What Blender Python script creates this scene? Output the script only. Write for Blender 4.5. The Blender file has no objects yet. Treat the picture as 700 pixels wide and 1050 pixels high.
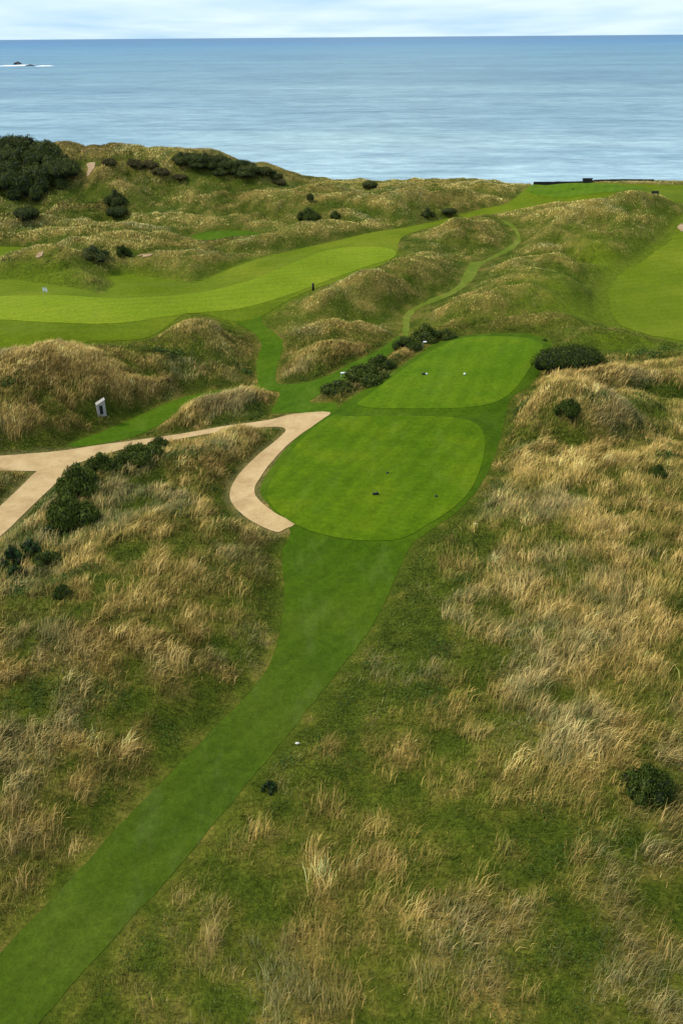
import bpy, bmesh, math, random, time
import numpy as np
from mathutils import Matrix, Vector
T0 = time.time()
rng = np.random.default_rng(11)
random.seed(5)
sc = bpy.context.scene
COL = sc.collection

# ------------------------------------------------------------------ camera
F = 900.0
CAMZ = 33.0
SEA = -22.0
P = math.radians(28.46)
A = math.radians(-0.45)
fw = np.array([0, math.cos(P), -math.sin(P)])
R0 = np.array([1.0, 0, 0]); U0 = np.array([0, math.sin(P), math.cos(P)])
rt = math.cos(A) * R0 + math.sin(A) * U0
up = -math.sin(A) * R0 + math.cos(A) * U0
CAM = np.array([0, 0, CAMZ])
cam = bpy.data.cameras.new('camera'); camo = bpy.data.objects.new('camera', cam); COL.objects.link(camo)
cam.sensor_fit = 'VERTICAL'; cam.sensor_height = 24.0; cam.lens = F / 1050 * 24.0
cam.clip_start = 0.5; cam.clip_end = 120000
M = Matrix(((rt[0], up[0], -fw[0], 0), (rt[1], up[1], -fw[1], 0), (rt[2], up[2], -fw[2], CAMZ), (0, 0, 0, 1)))
camo.matrix_world = M
sc.camera = camo

def ray(u, v):
    u = np.asarray(u, float); v = np.asarray(v, float)
    d = fw[None] * F + rt[None] * (u.reshape(-1, 1) - 350) - up[None] * (v.reshape(-1, 1) - 525)
    return d / F          # unit depth along the axis
def plane(u, v, z):
    d = ray(u, v); t = (np.asarray(z, float).reshape(-1) - CAMZ) / d[:, 2]
    return CAM + d * t[:, None]
def depth_of(p):
    return (np.asarray(p) - CAM) @ fw
def px_per_m(p):
    return F / depth_of(p)

# ------------------------------------------------------------------ noise
def _h(ix, iy, s):
    n = (ix.astype(np.int64) * 374761393 + iy.astype(np.int64) * 668265263 + s * 974634777) & 0xffffffff
    n = ((n ^ (n >> 13)) * 1274126177) & 0xffffffff
    n = (n ^ (n >> 16)) & 0xffffffff
    return n / 4294967295.0
def vnoise(x, y, s=0):
    ix = np.floor(x); iy = np.floor(y); fx = x - ix; fy = y - iy
    fx = fx * fx * fx * (fx * (fx * 6 - 15) + 10); fy = fy * fy * fy * (fy * (fy * 6 - 15) + 10)
    a = _h(ix, iy, s); b = _h(ix + 1, iy, s); c = _h(ix, iy + 1, s); d = _h(ix + 1, iy + 1, s)
    return (a * (1 - fx) + b * fx) * (1 - fy) + (c * (1 - fx) + d * fx) * fy
def fbm(x, y, scale, octv=4, s=0, gain=0.5):
    x = x / scale; y = y / scale; o = 0; a = 1; t = 0
    for k in range(octv):
        c, si = math.cos(0.7 * k + s), math.sin(0.7 * k + s)
        o = o + a * vnoise(x * c - y * si + 17.3 * k, x * si + y * c - 9.1 * k, s * 13 + k); t += a
        a *= gain; x = x * 2.03; y = y * 2.03
    return o / t            # 0..1
def sstep(a, b, x):
    t = np.clip((x - a) / (b - a), 0, 1); return t * t * (3 - 2 * t)

# ------------------------------------------------------------------ broad lie of the land
CP = [(20,1000,-1.0),(150,880,-.8),(280,740,-.4),(350,620,-.2),(400,500,0),(300,500,0),(480,480,0),(400,440,0),
 (450,390,.6),(500,350,.8),(540,360,.8),(380,410,.3),(600,900,0),(650,1000,-.8),(550,700,.5),(650,600,1.2),(600,500,.8),(680,750,.8),
 (100,900,-.2),(50,750,0),(150,650,.3),(50,600,-.5),(240,510,-.4),(310,440,-.6),(285,430,-1.0),(230,440,-1.8),(120,460,-2.2),(20,475,-2.6),(20,520,-2.2),
 (200,425,-2.7),(150,435,-2.8),(275,375,-1.8),(262,335,-.2),(50,340,1.6),(50,310,1.9),(150,320,1.5),(250,300,1.2),(350,265,1.4),(400,255,1.4),(300,270,1.5),(10,358,.2),
 (440,235,1.5),(520,212,3.0),(600,200,5.0),(600,190,5.2),(680,192,5.0),(170,288,.2),(230,241,.0),(20,260,.6),
 (680,300,0),(640,330,0),(660,434,-.8),(695,430,-.8),(625,370,0),(685,368,0),(665,260,1.2),(580,330,0),(470,290,.3),(485,270,.3),(430,330,-.9),(525,245,1.0),
 (100,230,.8),(300,215,2.0),(400,200,3.0),(50,175,5.5),(150,180,5),(250,186,4),(350,194,2.2),(440,194,2.4)]
cp = np.array(CP, float)
cw = plane(cp[:, 0], cp[:, 1], cp[:, 2])
anch = np.array([(-60,35,0),(60,35,0),(-30,10,-1),(30,10,-1),(-200,100,2),(200,100,2),(-250,250,5),(250,250,5),(-90,300,5),(0,300,4),(110,300,5)], float)
CW = np.vstack([cw, anch])
SC = 60.0
def _tps(x, y):
    dx = (x[:, None] - CW[None, :, 0]) / SC; dy = (y[:, None] - CW[None, :, 1]) / SC
    r2 = dx * dx + dy * dy + 1e-9
    return 0.5 * r2 * np.log(r2)
K = _tps(CW[:, 0], CW[:, 1]) + np.eye(len(CW)) * 0.004
n_ = len(CW)
L = np.zeros((n_ + 3, n_ + 3)); L[:n_, :n_] = K
L[:n_, n_] = 1; L[:n_, n_ + 1] = CW[:, 0] / SC; L[:n_, n_ + 2] = CW[:, 1] / SC
L[n_:, :n_] = L[:n_, n_:].T
W = np.linalg.solve(L, np.concatenate([CW[:, 2], [0, 0, 0]]))
def base(x, y):
    x = np.asarray(x, float); sh = x.shape; x = x.reshape(-1); y = np.asarray(y, float).reshape(-1)
    out = np.empty(len(x))
    for i in range(0, len(x), 40000):
        xs = x[i:i + 40000]; ys = y[i:i + 40000]
        out[i:i + 40000] = _tps(xs, ys) @ W[:n_] + W[n_] + W[n_ + 1] * xs / SC + W[n_ + 2] * ys / SC
    return out.reshape(sh)
def hit(u, v, h=0.0):
    """where the sight line of a photo point meets the broad ground raised by h"""
    d = ray(u, v); n = len(d); h = np.broadcast_to(np.asarray(h, float), (n,))
    ts = np.geomspace(18, 420, 260)
    res = np.zeros((n, 3))
    for i in range(n):
        p = CAM + d[i] * ts[:, None]
        g = p[:, 2] - base(p[:, 0], p[:, 1]) - h[i]
        k = np.where(g < 0)[0]
        k = k[0] if len(k) else len(ts) - 1
        a, b = ts[max(k - 1, 0)], ts[k]
        ga, gb = g[max(k - 1, 0)], g[k]
        t = a + (b - a) * (ga / (ga - gb) if ga > gb else 1)
        res[i] = CAM + d[i] * t
    return res

# ------------------------------------------------------------------ zones (outlines on the ground)
def smooth_poly(pts, n=4):
    p = np.array(pts, float); m = len(p); o = []
    for i in range(m):
        a, b, c, d = p[i - 1], p[i], p[(i + 1) % m], p[(i + 2) % m]
        for k in range(n):
            t = k / n
            o.append(.5 * ((2 * b) + (c - a) * t + (2 * a - 5 * b + 4 * c - d) * t * t + (3 * b - a - 3 * c + d) * t ** 3))
    return np.array(o)
ZONES = {}
def zone(name, pts, sm=4):
    q = smooth_poly(pts, sm) if sm > 1 else np.array(pts, float)
    ZONES[name] = hit(q[:, 0], q[:, 1])[:, :2]
zone('tee_lower', [(336,431),(360,429.5),(400,429),(445,429.5),(472,431.5),(487,437),(495,446),(497,459),(494,476),(487,496),(477,512),(459,528),(438,541),(420,552),(402,557),(365,557),(330,551),(303,541),(284,527),(274,513),(276,501),(287,482),(305,458)])
zone('tee_upper', [(366,417),(376,409),(395,394),(420,376),(445,361),(463,352),(480,348),(510,347),(538,348.5),(554,354),(555,361),(545,376),(534,393),(520,408),(500,417),(470,421),(420,421.5),(385,421)])
zone('apron', [(330,428),(352,414),(370,402),(398,386),(425,366),(448,351),(480,344),(515,342),(548,344),(564,353),(556,378),(540,398),(522,412),(515,440),(506,470),(491,502),(468,527),(442,545),(420,562),(406,590),(391,625),(370,658),(340,697),(300,747),(240,820),(175,898),(102,978),(40,1050),(-20,1120),(-60,1170),
   (-170,1170),(-110,1100),(-50,1030),(0,977),(65,910),(140,828),(215,752),(262,703),(281,672),(289,638),(291,600),(289,565),(298,548),(282,528),(268,510),(270,494),(290,465),(312,443)])
zone('walkway', [(338,426),(300,423),(279,424),(284,412),(286,402),(265,401),(235,405),(205,411),(182,422),(162,437),(130,450),(85,458),(72,456),(112,440),(148,424),(175,412),(205,404),(240,398),(262,396),(264,388),(263,372),(268,352),(258,340),(240,330),(250,318),(275,318),(268,330),(290,350),(285,372),(283,392),(300,394),(330,388),(362,372),(390,358),(408,345),(412,352),(398,364),(370,382),(330,404),(318,413),(345,414)], 3)
zone('trail', [(410,348),(408,330),(414,318),(440,305),(462,295),(472,280),(478,268),(492,267),(518,252),(526,242),(518,232),(508,226),(522,226),(534,236),(536,250),(522,260),(498,272),(488,288),(470,302),(440,314),(426,324),(424,340),(420,352)], 3)
zone('fairway', [(-60,292),(0,287),(40,290),(85,297),(105,302),(118,292),(112,284),(135,282),(170,287),(200,291),(235,277),(285,260),(330,250),(380,240),(440,228),(490,215),(520,208),(545,190),(560,187),(620,187),(700,189),(760,190),(760,208),(700,209),(682,204),(672,199),(640,201),(580,209),(520,217),(480,224),(432,236),(410,246),(406,262),(385,275),(350,288),(320,297),(292,310),(268,325),(240,331),(210,322),(186,324),(165,340),(140,350),(90,352),(40,362),(0,366),(-60,370)], 3)
zone('putting_green', [(-60,306),(0,304),(60,303),(120,306),(200,301),(255,288),(300,270),(335,257),(375,253),(402,256),(404,264),(380,272),(335,288),(295,303),(245,317),(190,322),(120,332),(50,331),(0,328),(-60,328)], 3)
zone('far_tee', [(540,195),(552,189.5),(600,188.5),(640,189.5),(664,192),(640,198),(600,203),(570,204),(545,201)])
zone('fairway_right', [(760,215),(700,222),(684,240),(662,258),(640,272),(622,285),(612,305),(620,330),(650,344),(700,353),(760,358)])
zone('green_far', [(-40,255),(20,254),(45,256),(38,262),(15,267),(-40,270)], 3)
zone('green_hollow', [(195,243),(212,238),(240,237),(264,239),(262,243),(235,246),(208,248)], 3)
zone('path_main', [(-60,472),(0,468),(60,463),(100,457),(180,446),(232,437),(276,431),(300,425),(339,423),(322,438),(308,447),(292,460),(277,476),(265,493),(261,502),(264,513),(282,529),(303,540),(292,544),(283,546),(262,537),(245,525),(236,512),(238,498),(250,481),(268,464),(284,451),(293,441),(283,438),(255,440),(215,445),(175,452),(130,460),(90,472),(50,483),(0,483),(-60,488)], 3)
zone('path_branch', [(44,480),(80,477),(62,492),(45,508),(20,532),(0,551),(-60,600),(-60,575),(0,520),(18,503)], 3)
MOWN = ['apron', 'walkway', 'trail', 'fairway', 'fairway_right', 'green_far', 'green_hollow', 'path_main', 'path_branch', 'far_tee']

def sdf(poly, x, y):
    x = x.reshape(-1); y = y.reshape(-1); d = np.full(len(x), 1e9); ins = np.zeros(len(x), bool)
    m = len(poly)
    for i in range(m):
        ax, ay = poly[i]; bx, by = poly[(i + 1) % m]
        ex, ey = bx - ax, by - ay; wx, wy = x - ax, y - ay
        t = np.clip((wx * ex + wy * ey) / (ex * ex + ey * ey + 1e-12), 0, 1)
        d = np.minimum(d, (wx - ex * t) ** 2 + (wy - ey * t) ** 2)
        if ey != 0:
            c = ((ay > y) != (by > y)) & (x < ax + (y - ay) / ey * ex)
            ins ^= c
    d = np.sqrt(d); d[ins] *= -1
    return d

# ------------------------------------------------------------------ the grid
NR, NC = 640, 440
yr = np.geomspace(8, 345, NR)
s_in = np.linspace(-1, 1, NC - 16)
ext = np.array([1.05, 1.12, 1.22, 1.4, 1.7, 2.2, 3.0, 4.5])
sv = np.concatenate([-ext[::-1], s_in, ext])
def halfw(y): return 0.395 * (y * 0.88 + 16) + 10
GX = halfw(yr)[:, None] * sv[None, :]
GY = np.repeat(yr[:, None], NC, 1)
gx, gy = GX.reshape(-1), GY.reshape(-1)
D = {k: sdf(p, gx, gy) for k, p in ZONES.items()}
dm = np.min([D[k] for k in MOWN], axis=0)
B = base(gx, gy)
# coast line: the land falls away to the sea
cl = np.array([(-400,262),(-120,262),(-85,250),(-60,240),(-30,225),(0,222),(28,222),(40,207),(48,202.5),(92,202.5),(110,206),(400,215)], float)
yc = np.interp(gx, cl[:, 0], cl[:, 1]) + 6 * (fbm(gx, gx * 0, 18, 3, 4) - .5)
drop = np.maximum(gy - yc, 0)
# mounds: photo point of the crest, height above the broad ground, half width and half depth in metres, turn in degrees, power
MO = [
 # the right-hand bank below the big bush
 (588,402,4.2,6.5,4.0,0),(532,428,1.8,5,4.5,0),(640,415,2.2,6,4.5,0),(645,389,1.9,11,2.6,0),(540,455,.8,5,6,0),(660,470,1.6,8,8,0),(560,560,.8,8,8,0),(640,640,1.0,8,7,0),(500,640,.5,6,6,0),(600,780,.8,7,5,20),(440,760,.5,7,6,0),(520,900,.6,6,4,0),(690,380,1.5,10,4,0),(700,425,1.6,9,5,0),
 # left hillside in front of the path
 (165,474,1.5,9,5,15),(262,441,1.7,5,3.2,-10),(235,470,1.3,7,6,0),(90,500,1.6,7,7,0),(200,560,1.0,9,8,0),(60,640,.8,8,6,0),(140,680,1.0,6,4,0),(30,800,.7,5,4,0),
 (10,495,1.0,4,3,0),
 # bank with the timber box
 (60,376,3.4,9,7,0),(20,380,2.6,9,8,0),(120,392,2.2,6,5,10),(-20,420,2.5,10,8,0),(20,440,1.0,9,6,0),(190,424,1.0,5,2.4,10),(235,409,1.5,8,2.6,10),
 # dunes under the left green
 (200,333,3.2,6,4.5,0),(225,350,1.5,6,5,0),(120,362,1.6,10,4,5),(40,372,1.0,10,4,0),(170,380,.8,6,3,0),
 (370,288,3.0,10,4.5,-8),(330,300,2.4,7,4.5,0),(430,272,2.6,7,4,0),(330,335,1.6,6,4,0),(380,335,1.5,6,4,0),(355,355,1.6,9,4,0),(400,300,1.2,7,4,0),(340,318,.6,8,2,0),
 (470,232,2.8,10,5,0),(440,243,1.2,9,4,0),(560,232,2.4,11,6,0),(600,215,3.4,13,6,0),(640,212,2.0,10,5,0),(560,210,1.5,9,4,0),(545,248,1.4,8,4,0),(590,245,1.4,9,4,0),(640,240,1.2,8,5,0),
 (510,270,2.4,8,4,0),(560,272,1.6,9,4,0),(530,290,1.8,8,4,0),(475,315,1.6,9,3.5,0),(530,310,1.4,10,4,0),(580,300,1.2,8,4,0),(500,328,1.2,12,3,0),(450,300,1.2,4,3,0),(600,345,.8,10,3,0),(660,366,1.0,12,3,0),
 # dunes beyond the left green
 (50,278,1.1,10,5,0),(80,268,2.0,9,4.5,0),(20,284,.5,12,4,0),(140,250,3.0,10,6,0),(120,240,2.4,10,6,0),(180,262,2.4,14,4,4),(230,262,2.2,14,4,6),(180,276,1.8,10,3,0),(150,275,2.6,8,3,0),(140,292,1.2,5,2.5,0),(215,252,1.8,16,4,4),(280,246,1.8,12,4,0),(330,235,2.6,16,5,8),(380,228,2.2,12,5,0),(300,236,1.6,10,4,0),(70,245,1.6,12,5,0),(200,228,1.5,14,5,0),(90,225,1.2,16,5,0),
 # far dunes along the shore
 (350,190,1.5,10,7,0),(455,189,1.7,12,6,0),(520,190,1.6,9,6,0),(400,194,1.0,9,6,0),(420,203,2.0,12,5,0),(480,200,2.2,10,5,0),(350,205,2.0,14,5,0),(500,205,1.2,8,4,0),(300,200,1.8,14,6,0),(450,212,1.6,12,4,0),(400,213,1.4,10,4,0),
 # hill with thickets
 (20,158,5.0,22,14,0),(120,163,4.2,16,14,0),(200,160,5.0,18,12,0),(250,170,3.6,14,10,0),(160,166,4.5,14,10,0),(-40,160,5,24,14,0),(300,184,1.5,9,7,0),(80,168,4.0,12,12,0),
]
MO = [(u, v, h * (.85 if 205 < v < 300 else 1), a, b, t) for u, v, h, a, b, t in MO]
mo = np.array(MO, float)
mp = hit(mo[:, 0], mo[:, 1], mo[:, 2])
wx = gx + 2.2 * (fbm(gx, gy, 7, 3, 21) - .5) * 2; wy = gy + 2.0 * (fbm(gx, gy, 8, 3, 22) - .5) * 2
Hm = np.zeros_like(gx)
for (u, v, h, a, b, tr), p in zip(MO, mp):
    c, s = math.cos(math.radians(tr)), math.sin(math.radians(tr))
    dx, dy = wx - p[0], wy - p[1]
    q = ((dx * c + dy * s) / a) ** 2 + ((-dx * s + dy * c) / b) ** 2
    near = q < 12
    e = np.zeros_like(gx); e[near] = h * np.exp(-1.0 * q[near] ** 1.15)
    Hm = np.maximum(Hm, e) * 0.82 + (Hm + e) * 0.18
rid = 1 - np.abs(fbm(wx, wy * 1.5, 22, 4, 5) * 2 - 1) * 1.6
rid2 = 1 - np.abs(fbm(wx, wy * 1.4, 9, 3, 8) * 2 - 1) * 1.6
far = sstep(85, 125, gy)
hum = np.abs(fbm(wx, wy * 1.25, 27, 2, 55, .35) * 2 - 1) ** .8; hum2 = np.abs(fbm(wx, wy * 1.2, 12, 2, 56, .4) * 2 - 1) ** .8
n1 = (rid - .45) * (.35 + .4 * far) + (rid2 - .4) * (.25 + .30 * far) + far * (hum * 3.0 + hum2 * 2.1 - 1.3) * (1 - (.40 + .42 * sstep(-55, -30, gx)) * sstep(180, 210, gy)) + (fbm(gx, gy, 2.6, 3, 9) - .5) * (.30 + .30 * far)
rm = (sstep(-0.2, 3.4, dm) * .88 + sstep(0, 9, dm) * .12) * (1 - far) + (sstep(-.2, 5.5, dm) * .8 + sstep(0, 12, dm) * .2) * far
rm *= 1 - sstep(34, 42, gx) * (1 - sstep(82, 100, gx)) * sstep(188, 194, gy)
def blur(G, k):
    for ax in (0, 1):
        c = np.cumsum(np.pad(G, [(k + 1, k) if a == ax else (0, 0) for a in (0, 1)], mode='edge'), axis=ax)
        G = (np.take(c, range(2 * k + 1, c.shape[ax]), axis=ax) - np.take(c, range(0, c.shape[ax] - 2 * k - 1), axis=ax)) / (2 * k + 1)
    return G
rb = blur(blur(rm.reshape(NR, NC), 3), 3).reshape(-1)
rm = rm * (1 - far) + far * (rb * sstep(-.3, 1.6, dm))
H = B + rm * (Hm + n1 + .1)
# raised tee platforms and gentle mown roll
tee = np.minimum(D['tee_lower'], D['tee_upper'])
H += .24 * sstep(1.6, -.1, tee) - .0
H += .5 * sstep(1.8, -.2, D['far_tee'])
roll = (fbm(gx, gy, 14, 2, 31) - .5) * 2.2 * sstep(2, -4, D['fairway']) * sstep(1, 5, D['putting_green'])
H += roll
H -= np.minimum(drop * drop * .02 + drop * .28, 34)
# the left bank in front of the fairway lip stays lower
HG = H.reshape(NR, NC)
lny0, lny1 = math.log(yr[0]), math.log(yr[-1])
def gi(x, y):
    r = (np.log(y) - lny0) / (lny1 - lny0) * (NR - 1)
    s = x / halfw(y)
    c = np.interp(s, sv, np.arange(NC))
    r = np.clip(r, 0, NR - 1.001); c = np.clip(c, 0, NC - 1.001)
    return r, c
def samp(G, x, y):
    r, c = gi(np.asarray(x, float), np.asarray(y, float)); G = G.reshape(NR, NC)
    i = r.astype(int); j = c.astype(int); fr = r - i; fc = c - j
    return (G[i, j] * (1 - fc) + G[i, j + 1] * fc) * (1 - fr) + (G[i + 1, j] * (1 - fc) + G[i + 1, j + 1] * fc) * fr
def ground(x, y): return float(samp(HG, np.array([x]), np.array([y]))[0])
def at(u, v):
    """the ground point seen at a photo point"""
    d = ray([u], [v])[0]; ts = np.geomspace(18, 420, 1500)
    p = CAM + d * ts[:, None]
    g = p[:, 2] - samp(HG, p[:, 0], p[:, 1])
    k = np.where(g < 0)[0]
    k = k[0] if len(k) else len(ts) - 1
    q = p[k]; return np.array([q[0], q[1], ground(q[0], q[1])])

# ------------------------------------------------------------------ helpers for things
def tag(o, label=None, cat=None, group=None, kind=None):
    if label: o['label'] = label
    if cat: o['category'] = cat
    if group: o['group'] = group
    if kind: o['kind'] = kind
    return o
def mesh_np(name, V, Fc, mat, smooth=True, parent=None, attrs=None):
    me = bpy.data.meshes.new(name)
    V = np.asarray(V, np.float32)
    nv = len(V)
    if isinstance(Fc, tuple): li, ls = Fc      # loop indices, loop starts
    else:
        Fc = np.asarray(Fc, np.int32); li = Fc.reshape(-1); ls = np.arange(0, len(li), Fc.shape[1], dtype=np.int32)
    me.vertices.add(nv); me.vertices.foreach_set('co', V.reshape(-1))
    me.loops.add(len(li)); me.loops.foreach_set('vertex_index', np.asarray(li, np.int32))
    me.polygons.add(len(ls)); me.polygons.foreach_set('loop_start', np.asarray(ls, np.int32))
    me.update(calc_edges=True)
    if smooth: me.polygons.foreach_set('use_smooth', np.ones(len(ls), bool))
    for k, (ty, arr) in (attrs or {}).items():
        at_ = me.attributes.new(k, ty, 'POINT')
        if ty == 'FLOAT': at_.data.foreach_set('value', np.asarray(arr, np.float32))
        elif ty == 'FLOAT_COLOR': at_.data.foreach_set('color', np.asarray(arr, np.float32).reshape(-1))
        else: at_.data.foreach_set('vector', np.asarray(arr, np.float32).reshape(-1))
    me.materials.append(mat)
    o = bpy.data.objects.new(name, me); COL.objects.link(o)
    if parent: o.parent = parent
    return o
def bm_obj(name, bm, mat, parent=None, smooth=False):
    me = bpy.data.meshes.new(name); bm.to_mesh(me); bm.free()
    if smooth:
        for p in me.polygons: p.use_smooth = True
    me.materials.append(mat)
    o = bpy.data.objects.new(name, me); COL.objects.link(o)
    if parent: o.parent = parent
    return o
def box(bm, sx, sy, sz, x=0, y=0, z=0, rz=0, bev=0.0):
    r = bmesh.ops.create_cube(bm, size=1.0)
    vs = r['verts']
    bmesh.ops.scale(bm, vec=(sx, sy, sz), verts=vs)
    if bev:
        es = list({e for v in vs for e in v.link_edges})
        rr = bmesh.ops.bevel(bm, geom=es, offset=bev, segments=2, affect='EDGES')
        vs = rr['verts']
    if rz: bmesh.ops.rotate(bm, verts=vs, cent=(0, 0, 0), matrix=Matrix.Rotation(rz, 3, 'Z'))
    bmesh.ops.translate(bm, verts=vs, vec=(x, y, z)); return vs
def cyl(bm, r1, r2, h, x=0, y=0, z=0, seg=16):
    r = bmesh.ops.create_cone(bm, cap_ends=True, segments=seg, radius1=r1, radius2=r2, depth=h)
    bmesh.ops.translate(bm, verts=r['verts'], vec=(x, y, z + h / 2)); return r['verts']
def empty(name, loc, rz=0):
    o = bpy.data.objects.new(name, None); COL.objects.link(o); o.location = loc; o.rotation_euler = (0, 0, rz)
    o.empty_display_size = .3
    return o
def dup(root, loc, rz=0, scale=(1, 1, 1)):
    r = root.copy(); COL.objects.link(r); r.location = loc; r.rotation_euler = (0, 0, rz); r.scale = scale
    for ch in root.children:
        c = ch.copy(); COL.objects.link(c); c.parent = r
    return r

# ------------------------------------------------------------------ materials
def mat(name, col=(.5, .5, .5), rough=.8):
    m = bpy.data.materials.new(name); m.use_nodes = True
    b = m.node_tree.nodes['Principled BSDF']
    b.inputs['Base Color'].default_value = (*col, 1); b.inputs['Roughness'].default_value = rough
    b.inputs['Specular IOR Level'].default_value = .25
    return m, m.node_tree.nodes, m.node_tree.links, b
def noise_node(n, l, scale, detail=4, rough=.55, vec=None, stretch=None):
    t = n.new('ShaderNodeTexNoise'); t.inputs['Scale'].default_value = scale; t.inputs['Detail'].default_value = detail; t.inputs['Roughness'].default_value = rough
    if vec is None:
        g = n.new('ShaderNodeNewGeometry'); vec = g.outputs['Position']
    if stretch:
        mp_ = n.new('ShaderNodeMapping'); mp_.inputs['Scale'].default_value = stretch[:3]
        if len(stretch) > 3: mp_.inputs['Rotation'].default_value = (0, 0, stretch[3])
        l.new(vec, mp_.inputs['Vector']); vec = mp_.outputs['Vector']
    l.new(vec, t.inputs['Vector'])
    return t
def ramp(n, l, src, stops):
    r = n.new('ShaderNodeValToRGB'); el = r.color_ramp.elements
    while len(el) < len(stops): el.new(.5)
    for e, (p, c) in zip(el, stops): e.position = p; e.color = (*c, 1) if len(c) == 3 else c
    l.new(src, r.inputs['Fac']); return r
def mixc(n, l, fac, a, b, mode='MIX'):
    m = n.new('ShaderNodeMix'); m.data_type = 'RGBA'; m.blend_type = mode
    for s, i in ((fac, 0), (a, 6), (b, 7)):
        if hasattr(s, 'is_linked') or hasattr(s, 'links'): l.new(s, m.inputs[i])
        elif i == 0: m.inputs[0].default_value = s
        else: m.inputs[i].default_value = (*s, 1)
    return m.outputs[2]
def bump(n, l, b, h, strength, dist):
    bp = n.new('ShaderNodeBump'); bp.inputs['Strength'].default_value = strength; bp.inputs['Distance'].default_value = dist
    l.new(h, bp.inputs['Height']); l.new(bp.outputs['Normal'], b.inputs['Normal']); return bp

def turf(name, c1, c2, c3, stripe=0.0, ang=0.0, big=.12, drift=None):
    m, n, l, b = mat(name, rough=.9); b.inputs['Specular IOR Level'].default_value = .03
    a = noise_node(n, l, big, 5, .6); r = ramp(n, l, a.outputs['Fac'], [(.3, c1), (.5, c2), (.72, c3)])
    f = noise_node(n, l, 2.2, 6, .7); rf = ramp(n, l, f.outputs['Fac'], [(.3, (.74, .76, .74)), (.7, (1.24, 1.21, 1.14))])
    col = mixc(n, l, 1.0, r.outputs['Color'], rf.outputs['Color'], 'MULTIPLY')
    g = noise_node(n, l, 9.0, 4, .7); rg = ramp(n, l, g.outputs['Fac'], [(.3, (.76, .78, .76)), (.7, (1.22, 1.20, 1.15))])
    col = mixc(n, l, 1.0, col, rg.outputs['Color'], 'MULTIPLY')
    # dry, worn streaks
    w = noise_node(n, l, .5, 5, .7, stretch=(1.0, .35, 1, ang)); rw = ramp(n, l, w.outputs['Fac'], [(.52, (0, 0, 0)), (.78, (.22, .22, .22))])
    col = mixc(n, l, rw.outputs['Color'], col, (.16, .21, .035))
    if stripe:
        geo = n.new('ShaderNodeNewGeometry'); mp_ = n.new('ShaderNodeMapping'); mp_.inputs['Rotation'].default_value = (0, 0, ang)
        l.new(geo.outputs['Position'], mp_.inputs['Vector'])
        wv = n.new('ShaderNodeTexWave'); wv.inputs['Scale'].default_value = .17; wv.inputs['Distortion'].default_value = 3.0; wv.inputs['Detail'].default_value = 2; wv.inputs['Detail Scale'].default_value = .6
        l.new(mp_.outputs['Vector'], wv.inputs['Vector'])
        rs = ramp(n, l, wv.outputs['Fac'], [(.3, (1 - stripe,) * 3), (.7, (1 + stripe,) * 3)])
        col = mixc(n, l, 1.0, col, rs.outputs['Color'], 'MULTIPLY')
    if drift:
        geo2 = n.new('ShaderNodeNewGeometry'); sp = n.new('ShaderNodeSeparateXYZ'); l.new(geo2.outputs['Position'], sp.inputs[0])
        wn = noise_node(n, l, .25, 3, .6); ma = n.new('ShaderNodeMath'); ma.operation = 'MULTIPLY_ADD'; l.new(wn.outputs['Fac'], ma.inputs[0]); ma.inputs[1].default_value = 8; l.new(sp.outputs['Y'], ma.inputs[2])
        md = n.new('ShaderNodeMapRange'); md.inputs['From Min'].default_value = drift[0]; md.inputs['From Max'].default_value = drift[1]; l.new(ma.outputs[0], md.inputs['Value'])
        col = mixc(n, l, md.outputs[0], mixc(n, l, 1.0, col, drift[2], 'MULTIPLY'), col)
    l.new(col, b.inputs['Base Color'])
    bump(n, l, b, g.outputs['Fac'], .35, .05)
    return m
M_tee = turf('tee_turf', (.052, .102, .002), (.070, .124, .003), (.100, .150, .004), .055, .45, .22)
M_tee2 = turf('upper_tee_turf', (.060, .118, .003), (.078, .138, .004), (.102, .158, .005), .045, .3, .22)
M_apron = turf('apron_turf', (.038, .078, .003), (.050, .094, .003), (.068, .110, .005), .05, .62, .10, (42, 62, (1.02, .88, 2.0)))
M_fair = turf('fairway_turf', (.074, .108, .004), (.102, .140, .006), (.155, .182, .012), .03, 1.3, .05)
M_green = turf('green_turf', (.125, .180, .007), (.158, .212, .010), (.205, .240, .016), .03, 1.2, .06)
M_walk = turf('walkway_turf', (.040, .085, .003), (.054, .105, .004), (.074, .122, .006), .03, 1.0, .12)
M_trail = turf('trail_turf', (.085, .120, .012), (.115, .150, .016), (.15, .17, .03), 0, 1.0, .2)

m, n, l, b = mat('path_gravel', rough=.95); M_path = m
a = noise_node(n, l, .5, 7, .75); r = ramp(n, l, a.outputs['Fac'], [(.36, (.37, .24, .105)), (.55, (.47, .325, .15)), (.75, (.54, .395, .20))])
f = noise_node(n, l, 14, 4, .8); rf = ramp(n, l, f.outputs['Fac'], [(.3, (.72, .72, .72)), (.7, (1.25, 1.25, 1.25))])
l.new(mixc(n, l, 1.0, r.outputs['Color'], rf.outputs['Color'], 'MULTIPLY'), b.inputs['Base Color']); bump(n, l, b, f.outputs['Fac'], .4, .04)

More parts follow.
